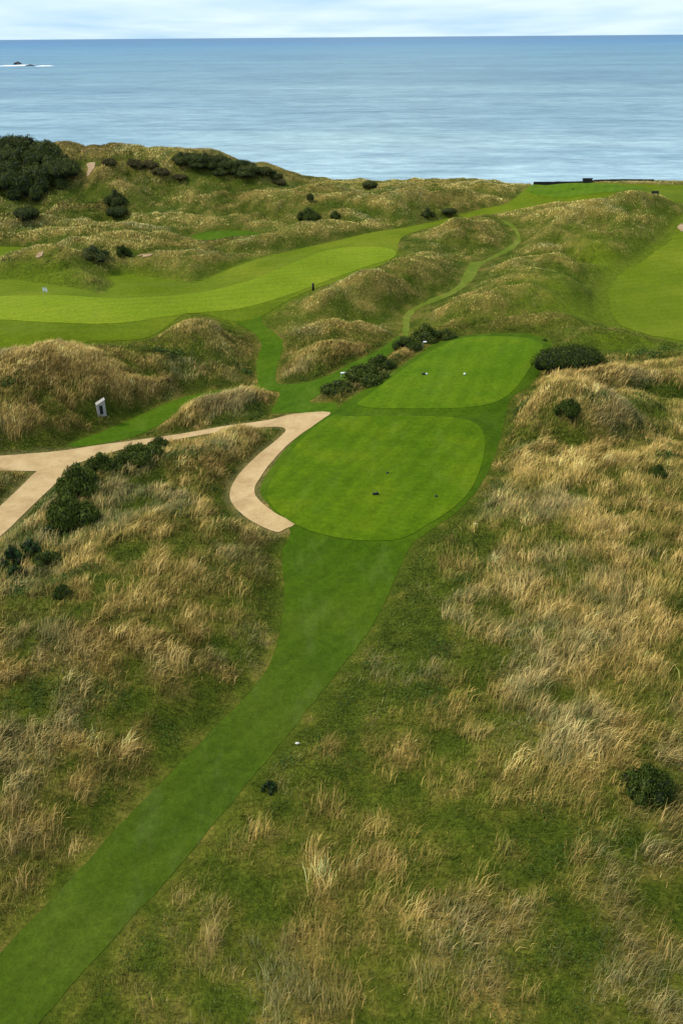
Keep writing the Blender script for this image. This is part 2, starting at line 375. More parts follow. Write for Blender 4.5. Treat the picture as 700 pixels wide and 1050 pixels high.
m, n, l, b = mat('rough_ground', rough=.95); M_ground = m; b.inputs['Specular IOR Level'].default_value = .03
at_ = n.new('ShaderNodeAttribute'); at_.attribute_name = 'gcol'
f = noise_node(n, l, 1.6, 6, .75); rf = ramp(n, l, f.outputs['Fac'], [(.3, (.55, .58, .55)), (.7, (1.4, 1.35, 1.3))])
g = noise_node(n, l, 5, 6, .85); rg = ramp(n, l, g.outputs['Fac'], [(.35, (.45, .48, .45)), (.68, (1.6, 1.5, 1.4))])
c = mixc(n, l, 1.0, at_.outputs['Color'], rf.outputs['Color'], 'MULTIPLY'); c = mixc(n, l, 1.0, c, rg.outputs['Color'], 'MULTIPLY')
l.new(c, b.inputs['Base Color']); bump(n, l, b, g.outputs['Fac'], .6, .15)

m, n, l, b = mat('grass_blades', rough=.75); M_blade = m
at_ = n.new('ShaderNodeAttribute'); at_.attribute_name = 'bcol'; l.new(at_.outputs['Color'], b.inputs['Base Color'])
an = n.new('ShaderNodeAttribute'); an.attribute_name = 'tn'
geo = n.new('ShaderNodeNewGeometry')
vm = n.new('ShaderNodeVectorMath'); vm.operation = 'SCALE'; vm.inputs['Scale'].default_value = .6; l.new(geo.outputs['Normal'], vm.inputs[0])
va = n.new('ShaderNodeVectorMath'); va.operation = 'ADD'; l.new(vm.outputs[0], va.inputs[0]); l.new(an.outputs['Vector'], va.inputs[1])
vn = n.new('ShaderNodeVectorMath'); vn.operation = 'NORMALIZE'; l.new(va.outputs[0], vn.inputs[0]); l.new(vn.outputs[0], b.inputs['Normal'])
b.inputs['Specular IOR Level'].default_value = .04

def leafmat(name, c1, c2, c3, s=1.3):
    m, n, l, b = mat(name, rough=.7); b.inputs['Specular IOR Level'].default_value = .06
    a = noise_node(n, l, s, 4, .7); oi = n.new('ShaderNodeObjectInfo')
    r = ramp(n, l, a.outputs['Fac'], [(.3, c1), (.5, c2), (.7, c3)])
    rr = ramp(n, l, oi.outputs['Random'], [(0, (.75, .8, .75)), (1, (1.2, 1.15, 1.1))])
    l.new(mixc(n, l, 1.0, r.outputs['Color'], rr.outputs['Color'], 'MULTIPLY'), b.inputs['Base Color'])
    return m
M_gorse = leafmat('gorse_leaf', (.034, .052, .008), (.068, .092, .014), (.125, .142, .030), 1.1)
M_far_gorse = leafmat('thicket_leaf', (.042, .056, .013), (.074, .088, .020), (.12, .128, .038), .5)
M_brown = leafmat('russet_leaf', (.065, .058, .018), (.11, .085, .030), (.16, .125, .045), .6)
M_weed = leafmat('weed_leaf', (.022, .045, .012), (.036, .068, .018), (.06, .098, .03), 2)
M_stem = mat('woody_stem', (.07, .05, .035), .9)[0]

# ------------------------------------------------------------------ colour of the rough
def world_blobs(lst):
    o = []
    for (u, v, ru, rv, w) in lst:
        p = hit([u], [v])[0]; s = px_per_m(p); dep = CAMZ / np.linalg.norm(p - CAM)
        o.append((p[0], p[1], ru / s, rv / (s * max(dep, .08)), w))
    return o
TANB = world_blobs([(220,500,60,60,.6),(150,580,140,60,.45),(60,670,100,60,.55),(150,690,60,35,.8),(40,800,70,50,.6),(60,780,60,30,.4),(230,690,50,40,.3),(250,470,40,40,.5),
 (560,470,60,50,.55),(620,540,90,60,.55),(670,480,60,50,.4),(600,640,110,70,.55),(540,700,70,40,.4),(680,680,60,70,.7),(560,800,110,50,.35),(620,740,80,40,.5),(390,770,60,50,.25),(470,830,80,40,.3),(640,900,60,40,.25),(340,900,70,40,.2),(660,1000,60,40,.2),
 (50,400,70,40,.6),(60,428,80,22,.75),(120,405,50,22,.8),(225,412,50,14,.8),(185,340,50,30,.25),(600,392,70,14,.6),(640,385,80,10,.4),(560,410,40,16,.7),(320,400,40,10,.7),(470,355,70,8,.3),
 (150,262,50,8,.5),(100,180,60,18,.3),(200,200,90,14,.2),(600,225,60,18,.35),(480,222,60,14,.4),(540,245,60,10,.3),(450,195,100,12,.35),(300,235,80,12,.2),(250,240,40,6,.4),(400,365,30,10,.5),(690,236,12,5,.8)])
GRNB = world_blobs([(420,620,60,60,.5),(420,700,50,60,.4),(340,820,60,60,.4),(250,930,80,60,.35),(380,980,100,50,.2),(600,1030,120,40,.2),(180,830,50,60,.5),(80,900,50,50,.5),(230,640,50,40,.35),(500,760,60,30,.3),(480,880,70,30,.35),
 (615,335,50,22,.6),(670,426,40,8,.8),(640,360,80,12,.6),(600,370,60,10,.5),(20,290,80,12,.9),(80,357,110,10,.6),(140,395,30,20,.2),(700,370,40,30,.4),(650,440,50,14,.4),(200,215,120,12,.1),(120,215,80,20,.1),(480,545,40,30,.3),(40,300,40,6,.6),(430,190,80,8,.3),(640,262,30,14,.4)])
def blobsum(bl, x, y):
    o = np.zeros(len(x))
    for cx, cy, rx, ry, w in bl: o += w * np.exp(-((x - cx) / rx) ** 2 - ((y - cy) / ry) ** 2)
    return o
def rough_kind(x, y, dmv, crest):
    t = blobsum(TANB, x, y); g = blobsum(GRNB, x, y)
    n_ = fbm(x + 2 * fbm(x, y, 4, 2, 41), y, 5.5, 4, 40, .6); n2 = fbm(x, y, 1.5, 3, 43, .6)
    near = 1 - sstep(82, 112, y)
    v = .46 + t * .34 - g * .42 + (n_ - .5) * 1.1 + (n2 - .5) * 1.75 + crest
    edge = (1 - sstep(.3, 4.5, dmv)) * near
    v = v * (.70 + .30 * near) + .20 * (1 - near)
    return np.clip(v - edge * .16, 0, 1)
PAL = np.array([(.034,.052,.007),(.072,.098,.010),(.112,.122,.016),(.180,.155,.033),(.30,.21,.052),(.50,.325,.092),(.74,.51,.175)])
def pal(t):
    t = np.clip(t, 0, 1) * (len(PAL) - 1); i = np.minimum(t.astype(int), len(PAL) - 2); f = (t - i)[:, None]
    return PAL[i] * (1 - f) + PAL[i + 1] * f
# relief of the ground against its surroundings (drier crests, plus lit tops and shaded hollows put into the colour)
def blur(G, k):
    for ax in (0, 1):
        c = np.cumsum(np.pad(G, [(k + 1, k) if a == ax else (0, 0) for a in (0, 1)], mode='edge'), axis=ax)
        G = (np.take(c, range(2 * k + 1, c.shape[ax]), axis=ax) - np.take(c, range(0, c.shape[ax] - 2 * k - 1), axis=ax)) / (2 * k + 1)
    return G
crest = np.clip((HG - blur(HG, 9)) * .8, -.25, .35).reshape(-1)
crest = crest * (1 - far) + far * np.clip((HG - blur(HG, 5)) * 2.4, -.28, .45).reshape(-1)  # far dunes: crest light and hollow shade painted more strongly
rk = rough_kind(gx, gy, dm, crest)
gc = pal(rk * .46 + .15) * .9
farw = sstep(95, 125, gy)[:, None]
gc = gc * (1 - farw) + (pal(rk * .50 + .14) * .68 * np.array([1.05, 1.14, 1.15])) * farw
EXTRA = np.clip(blobsum(world_blobs([(20,290,90,10,1),(600,325,60,30,1),(620,275,30,20,1),(80,357,120,8,.9),(640,362,70,8,.8),(660,440,40,8,.6),(262,250,20,3,.4),(440,345,20,8,.7)]), gx, gy), 0, 1)
EXTRA = np.maximum(EXTRA, .95 * np.exp(-np.maximum(D['fairway_right'] + 1, 0) / 3.2))
EXTRA = np.maximum(EXTRA, .9 * np.exp(-np.maximum(D['fairway'], 0) / 1.6) * (gy < 150))
gc = gc * (1 - EXTRA[:, None]) + np.array([.096, .134, .008]) * EXTRA[:, None]
sandy = sstep(.75, .45, np.abs(np.minimum(D['path_main'], D['path_branch'])))
gc = gc * (1 - .35 * sandy[:, None]) + np.array([.20, .14, .08]) * .35 * sandy[:, None]
V = np.stack([gx, gy, H], 1)
idx = np.arange(NR * NC).reshape(NR, NC)
q = np.stack([idx[:-1, :-1], idx[:-1, 1:], idx[1:, 1:], idx[1:, :-1]], -1).reshape(-1, 4)
TR = np.concatenate([q[:, [0, 1, 2]], q[:, [0, 2, 3]]])
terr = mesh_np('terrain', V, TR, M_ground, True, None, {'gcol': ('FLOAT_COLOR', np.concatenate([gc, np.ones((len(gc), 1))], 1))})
tag(terr, 'rolling dune ground of rough grass between the mown areas', 'ground', kind='structure')

def sheet(name, d, off, material, label, cat='turf'):
    """the part of the terrain grid where d < 0, lifted by off"""
    tv = d[TR]; ins = tv < 0; cnt = ins.sum(1)
    full = TR[cnt == 3]; part = TR[(cnt == 1) | (cnt == 2)]
    verts = [*V]; new = {}
    tris = [tuple(t) for t in full.tolist()]
    extra = []; nid = len(V)
    def cut(a, b_):
        nonlocal nid
        k = (a, b_) if a < b_ else (b_, a)
        if k not in new:
            t = d[a] / (d[a] - d[b_]); extra.append(V[a] + (V[b_] - V[a]) * t); new[k] = nid; nid += 1
        return new[k]
    for t in part.tolist():
        poly = []
        for i in range(3):
            a, b_ = t[i], t[(i + 1) % 3]
            if d[a] < 0: poly.append(a)
            if (d[a] < 0) != (d[b_] < 0): poly.append(cut(a, b_))
        for k in range(1, len(poly) - 1): tris.append((poly[0], poly[k], poly[k + 1]))
    VV = np.vstack([V, np.array(extra)]) if extra else V
    tr = np.array(tris); us, inv = np.unique(tr.reshape(-1), return_inverse=True)
    vv = VV[us].copy(); vv[:, 2] += off
    o = mesh_np(name, vv, inv.reshape(-1, 3), material, True)
    tag(o, label, cat, kind='structure'); return o
wob = (fbm(gx, gy, .9, 2, 77) - .5) * .16
sheet('mown_ribbon', D['apron'] + wob, .02, M_apron, 'darker mown ribbon of turf round the tees, running to the bottom left')
sheet('walkway', D['walkway'] + wob, .03, M_walk, 'narrow mown grass walkway in the hollow behind the gravel path')
sheet('trail', D['trail'] + .6 + wob * 3, .03, M_trail, 'winding mown trail climbing between the dunes')
sheet('fairway', D['fairway'] + wob, .035, M_fair, 'broad fairway sweeping from the left green up to the far tee')
sheet('fairway_right', D['fairway_right'] + 1.5 + wob * 6, .035, M_fair, 'fairway at the right edge behind the big dark bush')
sheet('putting_green', D['putting_green'] + wob * .3, .06, M_green, 'pale putting green with the white flag')
sheet('tee_lower', D['tee_lower'], .05, M_tee, 'large lower teeing ground beside the curved gravel path')
sheet('tee_upper', D['tee_upper'], .05, M_tee2, 'rounded upper teeing ground with a dark and a white marker')
sheet('tee_far', D['far_tee'], .07, M_tee2, 'far teeing ground before the dark sleeper wall on the skyline')
sheet('green_far', D['green_far'], .04, M_fair, 'small green at the far left edge among dunes')
sheet('green_hollow', D['green_hollow'], .04, M_walk, 'small sliver of mown grass below the thicket hill')
dp = np.minimum(D['path_main'], D['path_branch'])
sheet('gravel_path', dp + wob * .4, .045, M_path, 'pinkish gravel path curving round the lower tee, with its branch', 'path')

m, n, l, b = mat('bunker_sand', rough=.95); M_sand = m
a = noise_node(n, l, 1, 5, .7); r = ramp(n, l, a.outputs['Fac'], [(.3, (.26, .16, .08)), (.7, (.42, .29, .16))]); l.new(r.outputs['Color'], b.inputs['Base Color'])

# bunkers: sand lying in a small scoop
BUNK = []
def bunker(pts, label):
    q_ = np.array([at(*a)[:2] for a in pts])
    d = sdf(q_, gx, gy)
    BUNK.append(d)
    sheet('bunker_sand', d, .10, M_sand, label, 'bunker')
bunker([(36,263),(40,260),(46,259),(44,263),(38,266)], 'small red-brown bunker face beside the far left green')
bunker([(693,234),(697,230),(706,230),(706,238),(698,238)], 'reddish bunker at the right edge above the right fairway')
bunker([(88,168),(98,167),(97,173),(92,182),(89,182),(91,174)], 'bare sandy track down the far hillside beside the thicket')
bunker([(138,263.5),(150,261.5),(165,262),(160,263.4),(147,264.6)], 'sandy blowout on the ridge behind the putting green')
dm = np.minimum(dm, np.min(BUNK, axis=0))


# ------------------------------------------------------------------ grass
def flow(x, y): return 0.55 + (fbm(x, y, 9, 2, 60) - .5) * 2.6
def grass(name, n_cl, y0, y1, per, Lr, wd, label, seed, spread, short=False, tuft=False):
    r_ = np.random.default_rng(seed)
    # clump centres: uniform over the visible ground plus a margin
    yy = np.sqrt(r_.random(n_cl) * (y1 ** 2 - y0 ** 2) + y0 ** 2)
    hw = 0.395 * (yy * .88 + 16) + 6
    keep = r_.random(n_cl) < hw / hw.max() * (yy.max() / yy) * .5 + .5
    yy = yy[keep]; hw = hw[keep]
    xx = (r_.random(len(yy)) * 2 - 1) * hw
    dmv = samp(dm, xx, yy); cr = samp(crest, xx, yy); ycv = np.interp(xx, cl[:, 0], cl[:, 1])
    k0 = (dmv > -.05) & (yy < ycv + 8)
    xx, yy, dmv, cr = xx[k0], yy[k0], dmv[k0], cr[k0]
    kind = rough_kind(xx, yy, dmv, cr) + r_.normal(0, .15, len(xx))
    ex = samp(EXTRA, xx, yy)
    near = 1 - sstep(100, 130, yy)
    # tallness: straw and marram tall, green rough short
    tall = sstep(.25, .75, kind + (fbm(xx, yy, 3.2, 2, 70) - .5) * .5) * sstep(-.2, 2.2, dmv) * (1 - ex * .9)
    if not short:
        k1 = r_.random(len(xx)) < np.maximum(.62 + .38 * tall, .95 * (1 - near)) * sstep(.05, 1.0, dmv) * (1 - .85 * ex)
    else:
        k1 = r_.random(len(xx)) < 1.0 - .6 * ex
    xx, yy, dmv, kind, tall, near, ex = [a[k1] for a in (xx, yy, dmv, kind, tall, near, ex)]
    if tuft:
        k2 = (kind > .47 + .12 * r_.random(len(xx))) & (fbm(xx, yy, 2.4, 2, 171) > .47) & (tall > .25) & (ex < .3) & ((yy < 90) | (xx < -26))
        xx, yy, dmv, kind, tall, near, ex = [a[k2] for a in (xx, yy, dmv, kind, tall, near, ex)]
        kind = kind + .16
    m_ = len(xx)
    ang_c = flow(xx, yy) + r_.normal(0, .35, m_)
    grey = sstep(.55, .75, fbm(xx, yy, 6, 3, 90)) * .8
    bright = r_.normal(1, .27 + .10 * sstep(90, 120, yy), m_).clip(.40, 1.8) * (.74 + .52 * fbm(xx, yy, 1.3, 2, 177))
    rep = lambda a: np.repeat(a, per)
    X = rep(xx) + r_.normal(0, spread, m_ * per); Y = rep(yy) + r_.normal(0, spread, m_ * per)
    dd = samp(dm, X, Y)
    kk = dd > -.14
    idx_ = np.where(kk)[0]; X = X[kk]; Y = Y[kk]
    kd = rep(kind)[kk]; tl = rep(tall)[kk]; ac = rep(ang_c)[kk]; gr = rep(grey)[kk]; br = rep(bright)[kk]; exx = rep(ex)[kk]; dd = dd[kk]
    N = len(X)
    Z = samp(HG, X, Y) - .02
    e = .4
    nx = -(samp(HG, X + e, Y) - samp(HG, X - e, Y)) / (2 * e); ny = -(samp(HG, X, Y + e) - samp(HG, X, Y - e)) / (2 * e)
    nn = np.stack([nx, ny, np.ones(N)], 1); nn /= np.linalg.norm(nn, axis=1)[:, None]
    tl = tl * (1 - .62 * sstep(86, 104, Y) * sstep(-34, -24, X))
    ln = (Lr[0] + (Lr[1] - Lr[0]) * tl) * r_.uniform(.6, 1.25, N) * sstep(-.5, 1.6, dd + .25)
    a = ac + r_.normal(0, .55, N)
    lean = r_.uniform(.35, 1.0, N) if not short else r_.uniform(.2, 1.1, N)
    if short: a = r_.uniform(0, 6.283, N)
    dirx, diry = np.cos(a), np.sin(a)
    dist = np.sqrt(X * X + Y * Y + CAMZ ** 2)
    w = wd * dist / 60 * r_.uniform(.6, 1.4, N) * .5
    b_ang = a + math.pi / 2 + r_.normal(0, .5, N)
    bx, by = np.cos(b_ang) * w, np.sin(b_ang) * w
    P0 = np.stack([X, Y, Z], 1)
    P1 = P0 + np.stack([dirx * ln * .22 * lean, diry * ln * .22 * lean, ln * .55], 1)
    P2 = P0 + np.stack([dirx * ln * .75 * lean, diry * ln * .75 * lean, ln * (1.0 - .30 * lean)], 1)
    bb = np.stack([bx, by, np.zeros(N)], 1)
    VV = np.stack([P0 - bb, P0 + bb, P1 + bb * .8, P1 - bb * .8, P2], 1).reshape(-1, 3)
    bs = (np.arange(N) * 5)[:, None]
    # one quad and one triangle per blade
    li = np.concatenate([bs + np.array([0, 1, 2, 3]), bs + np.array([3, 2, 4])], 1).reshape(-1)
    ls = np.stack([np.arange(N) * 7, np.arange(N) * 7 + 4], 1).reshape(-1)
    t = kd * .70 + .05 + r_.normal(0, .11, N)
    if short: t = kd * .52 + .17 + r_.normal(0, .14, N)
    c = pal(np.clip(t, 0, 1))
    gg = np.array([.17, .20, .12]); c = c * (1 - (gr * .38)[:, None] * (t > .35)[:, None]) + gg * (gr * .38)[:, None] * (t > .35)[:, None]
    c = c * (1 - exx[:, None] * .8) + np.array([.10, .14, .016]) * exx[:, None] * .8
    c = c * br[:, None] * r_.uniform(.8, 1.2, N)[:, None]
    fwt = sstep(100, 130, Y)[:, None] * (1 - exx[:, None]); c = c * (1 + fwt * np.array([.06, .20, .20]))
    hill = np.exp(-((X + 48) / 40) ** 2 - ((Y - 222) / 26) ** 2)[:, None] * sstep(.40, .58, fbm(X, Y, 9, 4, 401))[:, None]
    c = c * (1 - .7 * hill) + np.array([.16, .10, .042]) * .7 * hill
    c = c.clip(.006, .8)
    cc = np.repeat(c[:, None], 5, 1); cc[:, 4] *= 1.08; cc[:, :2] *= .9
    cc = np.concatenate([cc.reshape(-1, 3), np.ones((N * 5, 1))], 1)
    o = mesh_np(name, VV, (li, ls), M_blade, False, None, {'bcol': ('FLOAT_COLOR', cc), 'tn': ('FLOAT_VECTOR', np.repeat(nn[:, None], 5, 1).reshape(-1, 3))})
    tag(o, label, 'grass', kind='stuff')
    print(name, N, round(time.time() - T0, 1))
    return o
grass('marram_grass', 48000, 15, 105, 14, (.24, .76), .031, 'long wind-bent straw and green grass covering the near dunes', 1, .26)
grass('straw_tufts', 7000, 15, 112, 26, (.45, 1.05), .030, 'tall bright straw tufts standing out of the near rough', 5, .24, tuft=True)
grass('marram_grass_far', 75000, 100, 262, 8, (.14, .36), .038, 'long rough grass covering the distant dunes', 2, .45)
grass('rough_turf', 120000, 14, 110, 7, (.12, .28), .034, 'short dark green rough growing beside the mown ribbon', 3, .3, True)

def weeds():
    r_ = np.random.default_rng(44); n = 9000
    yy = np.sqrt(r_.random(n) * (100 ** 2 - 15 ** 2) + 15 ** 2); xx = (r_.random(n) * 2 - 1) * (0.395 * (yy * .88 + 16) + 3)
    d = samp(dm, xx, yy)
    wb = blobsum(WEEDB, xx, yy) + (fbm(xx, yy, 3.5, 3, 301) - .5) * 1.6
    k = (d > 1.0) & (wb > .33); xx, yy = xx[k], yy[k]
    per = 46; X = np.repeat(xx, per) + r_.normal(0, .34, len(xx) * per); Y = np.repeat(yy, per) + r_.normal(0, .34, len(xx) * per); N = len(X)
    cb = np.repeat(r_.uniform(.7, 1.4, len(xx)), per)
    Z = samp(HG, X, Y) + r_.uniform(.05, .45, N)
    P0 = np.stack([X, Y, Z], 1); t1 = r_.normal(0, 1, (N, 3)); t1[:, 2] *= .5; t1 /= np.linalg.norm(t1, axis=1)[:, None]
    t2 = np.cross(t1, np.stack([r_.normal(0, .5, N), r_.normal(0, .5, N), np.ones(N)], 1)); t2 /= np.linalg.norm(t2, axis=1)[:, None]
    sz = .06 * r_.uniform(.6, 1.5, N)[:, None] * (np.sqrt(X * X + Y * Y + 1089) / 55)[:, None]
    VV = np.stack([P0 - t1 * sz, P0 - t2 * sz * .5, P0 + t1 * sz, P0 + t2 * sz * .5], 1).reshape(-1, 3)
    c = (np.array([.038, .062, .011]) * (cb * r_.uniform(.6, 1.5, N))[:, None])
    cc = np.concatenate([np.repeat(c[:, None], 4, 1).reshape(-1, 3), np.ones((N * 4, 1))], 1)
    tn = np.tile(np.array([0, 0, .5]), (N * 4, 1))
    o = mesh_np('broadleaf_weeds', VV, np.arange(N * 4).reshape(-1, 4), M_blade, False, None, {'bcol': ('FLOAT_COLOR', cc), 'tn': ('FLOAT_VECTOR', tn)})
    tag(o, 'low dark leafy weeds growing through the near rough grass', 'weeds', kind='stuff'); print('weeds', N)
WEEDB = world_blobs([(520,870,60,25,.5),(500,1030,90,30,.6),(430,860,40,25,.4),(600,1000,90,40,.4),(620,880,40,30,.4),(530,690,50,20,.3),(640,670,30,15,.3),(430,600,50,30,.25),(60,530,40,30,.5),(100,560,40,20,.3),(180,480,40,25,.35),(230,600,40,20,.3),(600,430,30,15,.5),(560,480,30,15,.3)])
weeds()

# ------------------------------------------------------------------ bushes
def bush_mesh(seed, nl, ls, lobes=9, dome=False):
    lobes = int(lobes * 2.2)
    r_ = np.random.default_rng(seed)
    # lobes inside a unit dome
    C = []
    for k in range(lobes):
        a = r_.uniform(0, 6.283); rr = .78 * math.sqrt(r_.random()) if k else 0
        if dome:
            rr = .74 * math.sqrt((k + .5) / lobes); a = k * 2.4
            C.append((math.cos(a) * rr, math.sin(a) * rr, .10 + .46 * math.sqrt(max(1 - (rr / .95) ** 2, 0)) + r_.uniform(-.04, .04), r_.uniform(.24, .30))); continue
        C.append((math.cos(a) * rr, math.sin(a) * rr, r_.uniform(.25, .55) * (1.12 - rr), r_.uniform(.20, .34)))
    C = np.array(C)
    k = r_.integers(0, lobes, nl)
    d = r_.normal(0, 1, (nl, 3)); d /= np.linalg.norm(d, axis=1)[:, None]; d[:, 2] = np.abs(d[:, 2]) * 1.0 - .15
    pos = C[k, :3] + d * C[k, 3][:, None] * (.78 + .55 * r_.random(nl) ** 1.6)[:, None]
    pos[:, 2] = np.maximum(pos[:, 2], .0)
    # drop those buried in other lobes
    ins = np.zeros(nl, bool)
    for c in C: ins |= (np.linalg.norm(pos - c[:3], axis=1) < c[3] * .74)
    pos = pos[~ins]; d = d[~ins]; n = len(pos)
    t1 = np.cross(d + r_.normal(0, .6, (n, 3)), r_.normal(0, 1, (n, 3))); t1 /= np.linalg.norm(t1, axis=1)[:, None]
    t2 = np.cross(t1, d + r_.normal(0, .5, (n, 3))); t2 /= np.linalg.norm(t2, axis=1)[:, None] + 1e-9
    s = ls * r_.uniform(.6, 1.4, n)[:, None]
    VV = np.stack([pos - t1 * s - t2 * s * .45, pos + t1 * s * .3 - t2 * s * .55, pos + t1 * s * 1.2 + d * s * .5, pos - t1 * s * .2 + t2 * s * .6], 1).reshape(-1, 3)
    return VV, np.arange(n * 4).reshape(-1, 4), C
def core_bm(C):
    bm = bmesh.new()
    for c in C:
        r = bmesh.ops.create_icosphere(bm, subdivisions=2, radius=c[3] * .78)
        for v in r['verts']:
            v.co *= 1 + random.uniform(-.08, .08)
        bmesh.ops.translate(bm, verts=r['verts'], vec=c[:3])
    return bm
M_core = mat('bush_core', (.014, .020, .007), .9)[0]
PROTO = {}
def get_proto(key, seed, nl, ls, lobes, lm):
    VV, Fc, C = bush_mesh(seed, nl, ls, lobes, key in ('big', 'far'))
    me = mesh_np('foliage', VV, Fc, lm, False)
    bm = core_bm(C)
    for v in bm.verts: v.co.z = max(v.co.z, -.05)
    core = bm_obj('dark_core', bm, M_core)  # solid dark core filling the bush behind its leaves
    bm = bmesh.new()
    for k in range(5):
        a = k * 1.3; vs = cyl(bm, .035, .015, .5, 0, 0, 0, 6)
        bmesh.ops.rotate(bm, verts=vs, cent=(0, 0, 0), matrix=Matrix.Rotation(.5, 3, Vector((math.cos(a), math.sin(a), 0))))
        bmesh.ops.translate(bm, verts=vs, vec=(0, 0, -.12))
    st = bm_obj('stem', bm, M_stem)
    PROTO[key] = ((me.data, core.data, st.data))
    for o in (me, core, st): bpy.data.objects.remove(o)
get_proto('near', 1, 9000, .036, 11, M_gorse)
get_proto('near2', 2, 9000, .036, 9, M_gorse)
get_proto('big', 3, 16000, .024, 18, M_gorse)
get_proto('mid', 4, 5000, .042, 9, M_gorse)
get_proto('mid2', 5, 5000, .042, 10, M_gorse)
get_proto('far', 6, 6000, .036, 12, M_far_gorse)
get_proto('far2', 7, 6000, .036, 11, M_far_gorse)
get_proto('weed', 8, 420, .11, 8, M_weed)
get_proto('weed2', 9, 380, .12, 7, M_weed)
get_proto('russet', 10, 3500, .045, 9, M_brown)
def bush(key, u, vb, wp, hp, label, group=None, name='gorse_bush', cat='bush', deep=.8, rz=None):
    p = at(u, vb); s = px_per_m(p)
    w = wp / s / 2 / .92; h = hp / s / .92 / .8
    root = empty(name, (p[0], p[1], p[2] - .08 * h), random.uniform(0, 6.28) if rz is None else rz)
    # rotated prototype so every copy shows another side; scale in the thing
    root.scale = (w, w * deep if rz is not None else w, h)
    for nm, me in zip(('foliage', 'dark_core', 'stem'), PROTO[key]):
        o = bpy.data.objects.new(nm, me); COL.objects.link(o); o.parent = root
    tag(root, label, cat, group); return root
bush('big', 582, 381, 72, 26, 'large dark domed gorse bush right of the upper tee', rz=.15, deep=.55)
G1 = 'gorse bushes along the left side of the upper tee'
for a in [('mid',346,401,32,13,'low gorse at the near end of the row left of the upper tee'),
          ('near2',374,391,46,20,'largest gorse clump in the row left of the upper tee'),
          ('mid2',390,377,30,14,'gorse directly behind the largest clump of the tee-side row'),
          ('mid',417,357,28,13,'low rounded gorse in the gap between the two clusters of the tee-side row'),
          ('mid2',437,350,30,18,'tallest gorse at the far end of the tee-side row'),
          ('mid',457,347,22,11,'small last gorse at the far end of the row left of the upper tee')]:
    bush(*a[:5], a[5], G1)
G2 = 'gorse bushes on the hillside below the gravel path junction'
for a in [('near',83,506,46,34,'upper bush of the dark pair below the path junction'),
          ('near2',76,538,52,38,'lower and widest bush of the dark pair below the path junction'),
          ('near',105,486,34,24,'gorse between the dark pair and the bush on the crest by the path'),
          ('near2',145,474,44,24,'dark gorse bush on the crest just below the gravel path'),
          ('mid',124,482,30,20,'small gorse tucked left of the crest bush by the path'),
          ('mid2',163,461,26,14,'low gorse at the right end of the crest row by the path')]:
    bush(*a[:5], a[5], G2)
G3 = 'leafy shrubs low on the left hillside'
for a in [('weed',14,577,26,18,'leafy shrub closest to the left edge of the hillside'),
          ('weed2',32,568,24,16,'small leafy shrub just right of the one at the left edge'),
          ('mid',50,580,30,18,'darker leafy shrub right of the two small ones on the left hillside'),
          ('weed',17,592,22,14,'low leafy shrub just below the one closest to the left edge'),
          ('mid2',66,612,20,16,'single small dark shrub standing lowest on the left hillside'),
          ('weed2',56,548,20,12,'faint green shrub directly below the dark pair of gorse')]:
    bush(*a[:5], a[5], G3, name='leafy_shrub', cat='shrub')
bush('near', 661, 811, 50, 32, 'solitary dark bush in straw grass in the right foreground')
bush('weed', 276, 810, 16, 12, 'small blue-green weed clump beside the mown ribbon', name='weed_clump', cat='plant')
bush('near2', 582, 424, 26, 18, 'dark shrub on the face of the mound below the big domed bush', name='dark_shrub', cat='shrub')
bush('near', 673, 489, 18, 14, 'small dark shrub on the right-hand bank near the picture edge', name='dark_shrub', cat='shrub')
bush('far', 29, 226, 25, 13, 'round dark bush at the foot of the hill below the left thicket')
bush('far2', 119, 210, 22, 14, 'upper of two dark bushes on the far hillside right of the thicket')
bush('far', 121, 223, 22, 10, 'lower of two dark bushes on the far hillside right of the thicket')
bush('mid', 316, 226, 24, 13, 'rounded dark bush on the dune crest above the fairway')
bush('mid2', 344, 224, 12, 7, 'tiny bush just right of the rounded one on the dune crest')
bush('far', 318, 207, 8, 8, 'lone small dark bush high on the pale slope above the crest bush')
bush('far', 379, 193, 16, 7, 'low dark bush near the skyline left of centre')
bush('far2', 438, 222, 14, 8, 'left bush of a pair above the middle of the fairway')
bush('far', 460, 221, 16, 6, 'right bush of a pair above the middle of the fairway')
bush('mid', 127, 262, 15, 12, 'dark bush in the hollow left of the pale sandy ridge')
bush('far2', 97, 265, 34, 12, 'wide grey-green bush in the hollow behind the putting green')
bush('mid', 558, 350, 5, 3, 'tiny dark tuft just behind the upper tee', name='dark_tuft', cat='plant')
def hillside(key, pts, label, group, name, cat='bush'):
    for i, (u, v, w, h) in enumerate(pts): bush(key if i % 2 else key + '2' if key + '2' in PROTO else key, u, v, w, h, label, group, name=name, cat=cat)
pts = []
for (u, v) in [(2,158),(18,156),(34,157),(48,162),(60,170),(8,168),(24,168),(40,170),(54,178),(4,180),(20,182),(36,184),(50,188),(12,192),(28,196),(66,180),(-12,165),(-10,185),(-25,175)]:
    pts.append((u, v + 6, 36, 20))
hillside('far', pts, 'dark bush packed into the dense thicket at the far left skyline', 'bushes of the dense far left thicket', 'thicket_bush')
pts = [(192,168,24,10),(205,170,24,10),(218,172,24,10),(231,174,24,10),(243,177,24,10),(255,180,22,10),(186,165,20,8),(198,167,20,9),(211,168,20,9),(224,170,20,9),(236,172,20,9),(248,174,20,9),(260,177,20,9),(271,180,18,8),(282,183,16,7),(205,175,20,8),(228,178,22,8),(252,182,20,7)]
hillside('far', pts, 'low dark bush in the band of scrub along the far ridge', 'bushes of the scrub band on the far ridge', 'thicket_bush')
pts = [(150,172,22,9),(138,170,18,8),(165,178,20,7),(112,168,18,7),(285,188,16,5),(185,184,18,5)]
hillside('russet', pts, 'russet brown scrub on the slope below the far ridge', 'russet scrub on the far slope', 'russet_scrub', 'shrub')
